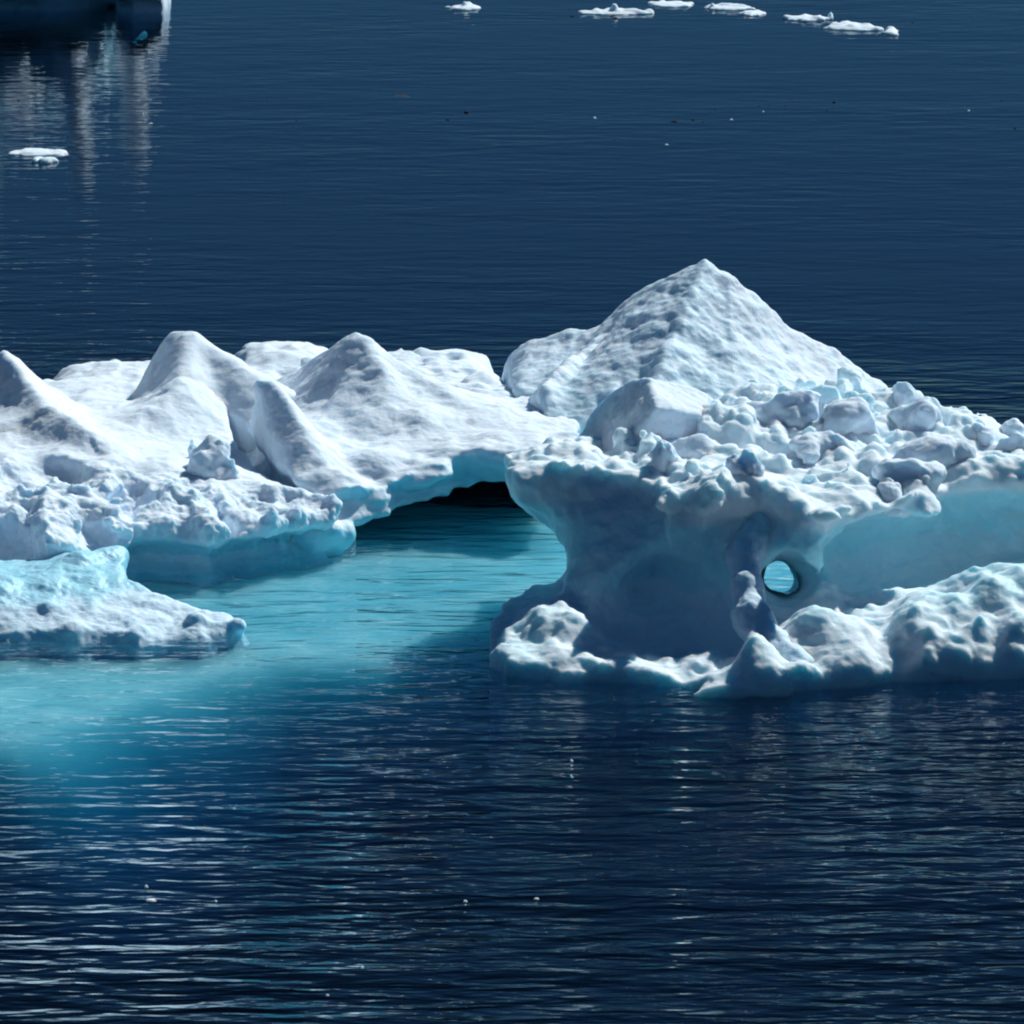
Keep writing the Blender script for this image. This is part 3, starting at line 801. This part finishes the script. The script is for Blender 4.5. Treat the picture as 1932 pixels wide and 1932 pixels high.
def submerged():
    F = Field(W(-350, 1200)[0], W(2060, 1200)[0], 69.5, 92.0, -3.4, .05, .1)
    X, Y = F.X2, F.Y2
    outline = [W(*q) for q in ((-500, 1440), (0, 1445), (150, 1438), (300, 1400), (450, 1335), (620, 1285), (800, 1280), (1000, 1320), (1200, 1400), (1500, 1400), (1800, 1380), (2100, 1360), (2100, 950), (1500, 880), (1100, 860), (640, 860), (500, 880), (-500, 900))]
    sdp = poly_sd(outline, X, Y)
    n2 = fbm(X + 0 * Y, Y + 0 * X, 0 * X + 0 * Y, .6, 4, .6, 11.0) * 1.3
    edge = np.clip(sdp + 2.2, 0, 9)
    right = sstep(-1.6, .3, X + 0 * Y) * sstep(80.0, 78.0, Y + 0 * X)
    top = -.29 - .07 * n2 - 1.3 * edge ** 1.4 - .9 * right
    F.f = smax((F.Z - top[:, :, None]) * .8, sdp[:, :, None] - .3 * sstep(-.3, -1.5, F.z)[None, None, :], .3).astype(np.float32)
    return part(drop_small(F.mesh('submerged_shelf')), 'submerged_shelf', M_deep, amp=.02, freq=2, sub=False)

left = left_lobe()
foot_ledge()
mid = middle_lobe()
tall_peak()
rightl = right_lobe()
pillar(rightl)
submerged()
for o in list(ice.children):
    pass
for o in C.objects:                       # grandchildren share the same origin as their parent part
    if o.parent is not None and o.parent is not ice and o.parent.parent is ice:
        o.location = (0, 0, 0)

# ---- loose blocks lying on the right lobe ----------------------------------------
from mathutils.bvhtree import BVHTree
def bvh_of(objs):
    vs, fs = [], []
    for o in objs:
        me = o.data; n = len(me.vertices)
        co = np.empty(n * 3, np.float32); me.vertices.foreach_get('co', co); co = co.reshape(-1, 3) + PAR_OFF
        b = len(vs)
        q = np.empty(len(me.polygons) * 4, np.int32); me.loops.foreach_get('vertex_index', q)
        vs.extend(map(tuple, co)); fs.extend(map(tuple, (q.reshape(-1, 4) + b).tolist()))
    return BVHTree.FromPolygons(vs, fs)
_tree = bvh_of([rightl])
def on_ice(px, py, zdef=2.1):
    a = W(px, py, 0)
    d = Vector((a[0], a[1], -CAM_H)).normalized()
    h = _tree.ray_cast(Vector((0, 0, CAM_H)), d)
    if h[0] is None: return Vector((*W(px, py, zdef), zdef))
    return h[0]
def loose(name, label, cat, base, w_, h_, dep, seed, mat=M_rubble, jag=.0, lean=0.0, npt=11, hollow=False, group=None, vox=None, pts=None, amp=.012, rnd=.2):
    """a chunk of ice: rounded convex block with chipped, lumpy faces"""
    rr = random.Random(seed)
    v = vox or max(.018, min(.04, w_ / 16))
    if pts is None:
        pts = []
        for i in range(npt):
            a = i * 2.39996 + rr.uniform(-.3, .3)
            zz = (i + .5) / npt
            r = math.sqrt(max(.05, 1 - (zz ** 1.6) * .85)) * rr.uniform(.8, 1.0)
            pts.append((math.cos(a) * r * w_ / 2 + lean * zz * w_, math.sin(a) * r * dep / 2, zz * h_ * 1.02 - h_ * .02))
        pts.append((lean * w_, 0, h_))
        for a in range(4): pts.append((math.cos(a * 1.57 + .5) * w_ * .45, math.sin(a * 1.57 + .5) * dep * .45, -.12 * h_ - .03))
    P = np.array(pts); m = v * 4 + .04 + (.12 * w_ if rnd > .1 and w_ > .3 else 0)
    F = Field(*[q for ax in range(3) for q in (P[:, ax].min() - m, P[:, ax].max() + m)], v)
    F.hull(pts, rnd * min(w_, h_), .01)
    if rnd > .1 and w_ > .3:
        for q in range(rr.randint(2, 4)):
            a = rr.uniform(0, 6.28); e = rr.uniform(.2, .36)
            F.ell((math.cos(a) * w_ * .32, math.sin(a) * dep * .32, rr.uniform(.2, .6) * h_), (w_ * e, dep * e, h_ * e), rot=rr.uniform(-2, 2), tilt=rr.uniform(-.7, .7), k=.16)
    if hollow: F.ell((-.08 * w_, -dep * .5, h_ * .5), (w_ * .28, dep * .3, h_ * .3), k=.05, sub=True)
    A = min(w_, h_) * (.10 if rnd > .1 else .035)
    F.noise(lambda x, y, z: -A * fbm(x, y, z, 1.8 / max(w_, .2), 4, .62, seed * 1.37) - jag * billow(x, y, z, 2.0 / max(w_, .2), 2, .5, seed), .3)
    me = drop_small(F.mesh(name))
    o = finish(me, name, mat, None, amp=amp * min(1, w_ / .4) * (1.9 if rnd > .1 else 1), freq=5, sub=w_ > .15, seed=seed)
    o.location = base
    tag(o, label, cat, group)
    return o
M = 1 / 128.0
BL = [  # label, px, py base, width px, height px, lean, hollow
 ('egg-shaped snow block standing on the deck just behind the pointed overhang', 1410, 890, 58, 62, .05, False),
 ('tall rounded snow mound against the foot of the big peak', 1465, 805, 100, 92, .05, False),
 ('thin upright spike of ice where the peak meets the rubble', 1692, 762, 44, 48, .2, False),
 ('faceted boulder of ice on the skyline right of the thin spike', 1742, 790, 66, 46, 0, False),
 ('smooth knob of ice on the skyline with a rounded top', 1842, 828, 56, 48, -.05, False),
 ('large shaded boulder in a heap below the skyline knob', 1800, 878, 130, 70, .05, False),
 ('hollowed block with a turquoise hole in its side', 1722, 902, 90, 56, 0, True),
 ('small cube-like lump near the deck rim right of the overhang tip', 1690, 938, 46, 36, .1, False),
 ('wide blocky chunk among the rubble below the peak ridge', 1600, 800, 105, 62, 0, False),
 ('flat-topped chunk in the middle of the rubble field', 1560, 852, 110, 46, .1, False),
 ('low wedge-shaped chunk leading down from the tilted slab', 1300, 862, 110, 50, .1, False),
 ('small chunk perched beside the frame edge below the far knobs', 1905, 850, 70, 40, 0, False),
 ('pale knob of ice cut by the frame edge on the skyline', 1925, 822, 46, 36, .1, False),
 ('sharp little tooth of snow on the rim above the dark overhang', 1243, 872, 36, 46, 0, False),
]
for i, (lab, px, py, wp, hp, lean, hol) in enumerate(BL):
    b = on_ice(px, py)
    b.y += wp * M * .3
    k = (b.y / 80)
    if i in (1,): b.y += .3
    sc = 1.0 if wp < 60 else 1.15
    loose('ice_block', lab, 'ice block', (b.x, b.y, b.z - .24), wp * M * k * sc * 1.25, hp * M * k * .82 + .24, wp * M * .9, 10 + i, lean=lean, hollow=hol, jag=.02, group='loose blocks on the rubble deck')
# the big tilted slab
b0 = cz(1200, 800, 81.9)
p3 = cz(1112, 862, 82.5)
def on_plane(px, py, a_=1.5, b_=.35):
    lo, hi = 74.0, 90.0
    for _ in range(40):
        m = (lo + hi) / 2; q = cz(px, py, m)
        if q[2] > p3[2] + a_ * (q[0] - p3[0]) + b_ * (q[1] - p3[1]): lo = m
        else: hi = m
    return (px, py, m)
SL = [on_plane(*q) for q in ((1143, 736), (1185, 713), (1222, 704), (1062, 842), (1112, 862), (1236, 765), (1190, 818))]
yf = SL[5][2]
SL += [(1262, 714, yf + 1.2), (1334, 742, yf + 1.3), (1339, 762, yf + .9), (1328, 780, yf + .5), (1210, 880, yf + .1), (1268, 872, yf + .2),
      (1310, 850, yf + .5), (1110, 862, 83.0), (1320, 850, 83.2)]
loose('tilted_slab', 'big tilted block of ice with a dark left face and lit right face', 'ice block', b0, 1.4, 1.0, 1.5, 77, jag=.01,
      pts=[tuple(np.array(cz(*q)) - np.array(b0)) for q in SL], vox=.035, rnd=.06, group='loose blocks on the rubble deck')
# lump of snow between the left hummocks and the block beside the leaning ridge
_tree = bvh_of([left])
xb = on_ice(405, 890)
loose('ice_block', 'notched snow block wedged between the snow field and the leaning ridge', 'ice block', (xb.x + .05, xb.y, xb.z - .3), .85, .85, .8, 305, jag=.03, lean=.02)
xb = on_ice(362, 864)
loose('ice_block', 'small pointed snow chip left of the notched block', 'ice block', (xb.x, xb.y, xb.z - .05), .24, .34, .3, 302, jag=.02)

# ---- low floes behind the iceberg ---------------------------------------------------
def low_floe(label, x0p, x1p, ytop, Yd, dep, seed, name='ice_floe'):
    xa = WY(x0p, ytop, Yd)[0]; xb_ = WY(x1p, ytop, Yd)[0]
    z = WY(0, ytop, Yd)[1]
    w_ = xb_ - xa
    rr = random.Random(seed)
    F = Field(xa - .2, xb_ + .2, Yd - dep / 2 - .3, Yd + dep / 2 + .3, -.4, z + .25, .045)
    X, Y = F.X2, F.Y2
    u = (X - xa) / w_ * 2 - 1; v = (Y - Yd) / (dep / 2)
    q = np.sqrt(np.abs(u) ** 2.6 + np.abs(v) ** 2.4 + 1e-6)
    hgt = z * (1.08 - .75 * np.abs(u) ** 3.5) * (1 + .10 * fbm(X + 0 * Y, Y + 0 * X, 0 * X + 0 * Y, 1.2, 2, .5, seed)) * (1 - .5 * np.abs(v) ** 2)
    F.f = smax((F.Z - hgt[:, :, None]) * .8, (q[:, :, None] - 1) * min(w_, dep) * .45 + 0 * F.Z, .15).astype(np.float32)
    F.noise(lambda x, y, z_: .05 * billow(x, y, z_, 1.3, 3, .5, seed) - .03 * fbm(x, y, z_, 3, 2), .35)
    o = finish(drop_small(F.mesh(name)), name, M_snow, None, amp=.015, freq=4, sub=False, loc=(0, Yd, 0), wet=lambda x, y, z_, n: .5 * sstep(.25, .05, z_))
    o.location = (0, Yd, 0)
    tag(o, label, 'ice floe', 'low floes behind the iceberg')
low_floe('low white floe behind the gap between the first two snow hummocks', 78, 300, 702, 94.6, 3.0, 21)
low_floe('low dimpled floe behind the middle hummocks, left of the sharp one', 420, 640, 664, 96.5, 3.4, 22)
low_floe('rounded floe between the sharp hummock and the tall peak', 735, 935, 668, 95.8, 3.0, 23)
low_floe('small flat-topped floe lying in the shade beside the tall peak', 850, 965, 712, 92.8, 2.0, 24)

# ---- iceberg far behind, mostly above the frame ---------------------------------------
def far_berg():
    F = Field(WY(-420, 20, 139)[0], WY(320, 20, 139)[0], 136.0, 150.0, -.8, 6.0, .13)
    xr = WY(297, 20, 138)[0]
    def px(p): return WY(p, 20, 138.2)[0]
    F.ell((px(-120), 143.5, .8), (4.6, 4.6, 2.2), k=.5)
    for p, r, h in ((20, .5, 3.4), (122, .42, 4.4), (218, .30, 4.9), (262, .15, 2.0), (-80, .8, 5.2), (-200, .9, 4.4)):
        h *= .92
        yb = 139.6 if p < 200 else 142.0
        F.cap((px(p), yb, .6), (px(p) + .1, yb + h * .6, h), r + .1, r * .5, k=.3)
    F.ell((px(254), 141.4, .0), (.60, 3.2, 1.1), k=.4)
    F.ell((px(280), 140.6, .0), (.28, 2.2, .55), k=.12)
    F.ell((px(40), 137.6, .15), (5.6, 3.0, .75), k=.3, sub=True)
    F.noise(lambda x, y, z: .2 * billow(x, y, z, .6, 3, .5, 3.3), .8)
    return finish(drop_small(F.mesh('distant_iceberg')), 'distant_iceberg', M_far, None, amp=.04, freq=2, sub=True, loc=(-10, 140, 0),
        wet=lambda x, y, z, n: 1.5 * sstep(px(246), px(236), x) * np.maximum(sstep(.9, .6, z), 1 - np.exp(-((x - px(122)) / .55) ** 4) - np.exp(-((x - px(225)) / .38) ** 4) - np.exp(-((x - px(20)) / .35) ** 4)))  # blue is bare ice plus painted shade; columns and sunlit end stay white
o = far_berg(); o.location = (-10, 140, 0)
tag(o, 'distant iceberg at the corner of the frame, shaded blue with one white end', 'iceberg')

# ---- brash ice far out --------------------------------------------------------------
def brash(label, x0p, x1p, yp, hpx, seed, humps=(), thick=1.0):
    xa, ya = W(x0p, yp, 0); xb_, _ = W(x1p, yp, 0)
    s_ = PX / (2 * TA * ya)
    rr = random.Random(seed)
    w_ = xb_ - xa
    F = Field(xa - .2, xb_ + .2, ya - .8 * thick - .2, ya + .8 * thick + .2, -.2, hpx * 2.0 / s_ + .25, .045)
    n = max(6, int(w_ / .11))
    for i in range(n):
        u = (i + rr.random()) / n
        e = math.sin(u * math.pi) ** .4
        r = hpx / s_ * rr.uniform(.5, .95) * (.45 + .55 * e)
        F.ell((xa + u * w_, ya + rr.uniform(-.5, .5) * e * thick, r * .1), (r * rr.uniform(1.2, 2.0), r * 1.8, r * 1.05), rot=rr.uniform(-1, 1), k=.05)
    F.ell(((xa + xb_) / 2, ya, 0), (w_ * .48, .45 * thick, .07), k=.05)
    for p, h in humps:
        x = W(p, yp, 0)[0]; r = h / s_
        F.ell((x, ya, r * .3), (r * .55, r * .6, r * .85), k=.06)
    F.noise(lambda x, y, z: -.035 * billow(x, y, z, 3.0, 2, .5, seed), .2)
    o = finish(drop_small(F.mesh('brash_ice')), 'brash_ice', M_snow, None, amp=.012, freq=8, sub=False, loc=((xa + xb_) / 2, ya, 0))
    o.location = ((xa + xb_) / 2, ya, 0)
    tag(o, label, 'ice floe', 'thin brash floes far out on the water')
brash('short brash floe floating alone near the top edge of the view', 845, 906, 16, 6, 1, [(877, 10)])
brash('long brash floe with a white knob, longest of the far row', 1090, 1232, 24, 8, 2, [(1158, 16)])
brash('thin brash strip beyond the long knobbed floe', 1222, 1312, 9, 6, 3)
brash('brash floe with a small round knob at its left end', 1330, 1424, 16, 8, 4, [(1345, 12)])
brash('wide flat brash floe with a bright lump at its right end', 1477, 1570, 36, 8, 5, [(1567, 12)])
brash('ragged brash floe stepping down towards the right of the row', 1556, 1662, 54, 9, 6)
brash('tiny brash lump trailing at the right end of the row', 1668, 1694, 62, 6, 7)
brash('thin dark-edged trailing strip of brash below the knobbed floe', 1395, 1445, 26, 3, 8)
brash('thin white line of floating ice near the left edge of the open water', 14, 128, 289, 2.2, 9)
brash('rounded white lump afloat in front of the thin white line of ice', 82, 102, 306, 9, 55, thick=.5)
brash('smaller white lump afloat beside the rounded one by the thin white line', 62, 79, 303, 6, 56, thick=.5)

# ---- scattered bits: countable pale crumbs and dark fragments -------------------------
def bits(name, label, cat, group, mat, spots, seed):
    proto = None; rr = random.Random(seed)
    for px, py, wp, hp in spots:
        x, y = W(px, py, 0); s_ = PX / (2 * TA * y)
        if proto is None:
            proto = loose(name, label, cat, (x, y, -.02), .2, .12, .2, seed, mat=mat, group=group, vox=.02, amp=.01)
            o = proto
        else:
            o = proto.copy(); C.objects.link(o)
        o.location = (x, y, -.015)
        o.scale = (wp / s_ / .2 * 1.25, wp / s_ / .2, hp / s_ / .12 * .7)
        o.rotation_euler = (0, 0, rr.uniform(-.5, .5))
PALE = [(285, 1697, 26, 7), (276, 1672, 9, 9), (407, 1699, 8, 6), (878, 1699, 10, 6), (1012, 1694, 14, 5), (683, 1823, 10, 6), (130, 1830, 8, 4), (618, 1876, 9, 5), (1078, 1435, 9, 8), (1080, 1465, 6, 4),
        (270, 216, 5, 8), (1122, 222, 8, 5), (1380, 225, 8, 4), (1440, 210, 5, 4), (1828, 208, 6, 4), (285, 232, 10, 3), (1258, 272, 10, 3), (900, 1205, 8, 4)]
DARK = [(757, 181, 36, 4), (880, 212, 14, 7), (845, 226, 9, 5), (620, 262, 12, 4), (935, 272, 16, 3), (905, 268, 9, 3), (1273, 229, 20, 6), (1308, 226, 10, 5), (1326, 230, 8, 4), (1493, 187, 14, 4), (1483, 200, 8, 4), (1432, 200, 8, 4),
        (1452, 199, 5, 4), (1350, 206, 8, 4), (1275, 208, 7, 3), (1574, 193, 10, 6), (1560, 208, 5, 4), (1790, 210, 12, 4), (1818, 200, 10, 3), (1752, 217, 8, 4), (1915, 242, 6, 5), (1890, 190, 6, 4), (35, 190, 8, 5), (1162, 35, 12, 6),
        (866, 9, 26, 5), (1080, 31, 12, 5), (1722, 43, 8, 4), (1740, 57, 9, 3), (1745, 73, 6, 3), (545, 186, 8, 3), (410, 192, 5, 3), (506, 190, 8, 4), (1160, 264, 8, 4), (990, 296, 5, 3), (386, 1557, 14, 4), (40, 1700, 8, 3),
        (520, 235, 8, 3), (560, 228, 9, 4), (383, 186, 8, 3), (432, 190, 7, 3)]
bits('ice_crumb', 'small pale crumb of ice floating alone on dark open water', 'ice crumb', 'pale crumbs of ice on the water', M_snow, PALE, 91)
bits('dark_fragment', 'small dark fragment of dirty ice floating on the open water', 'ice fragment', 'dark fragments on the water', M_dark, DARK, 92)
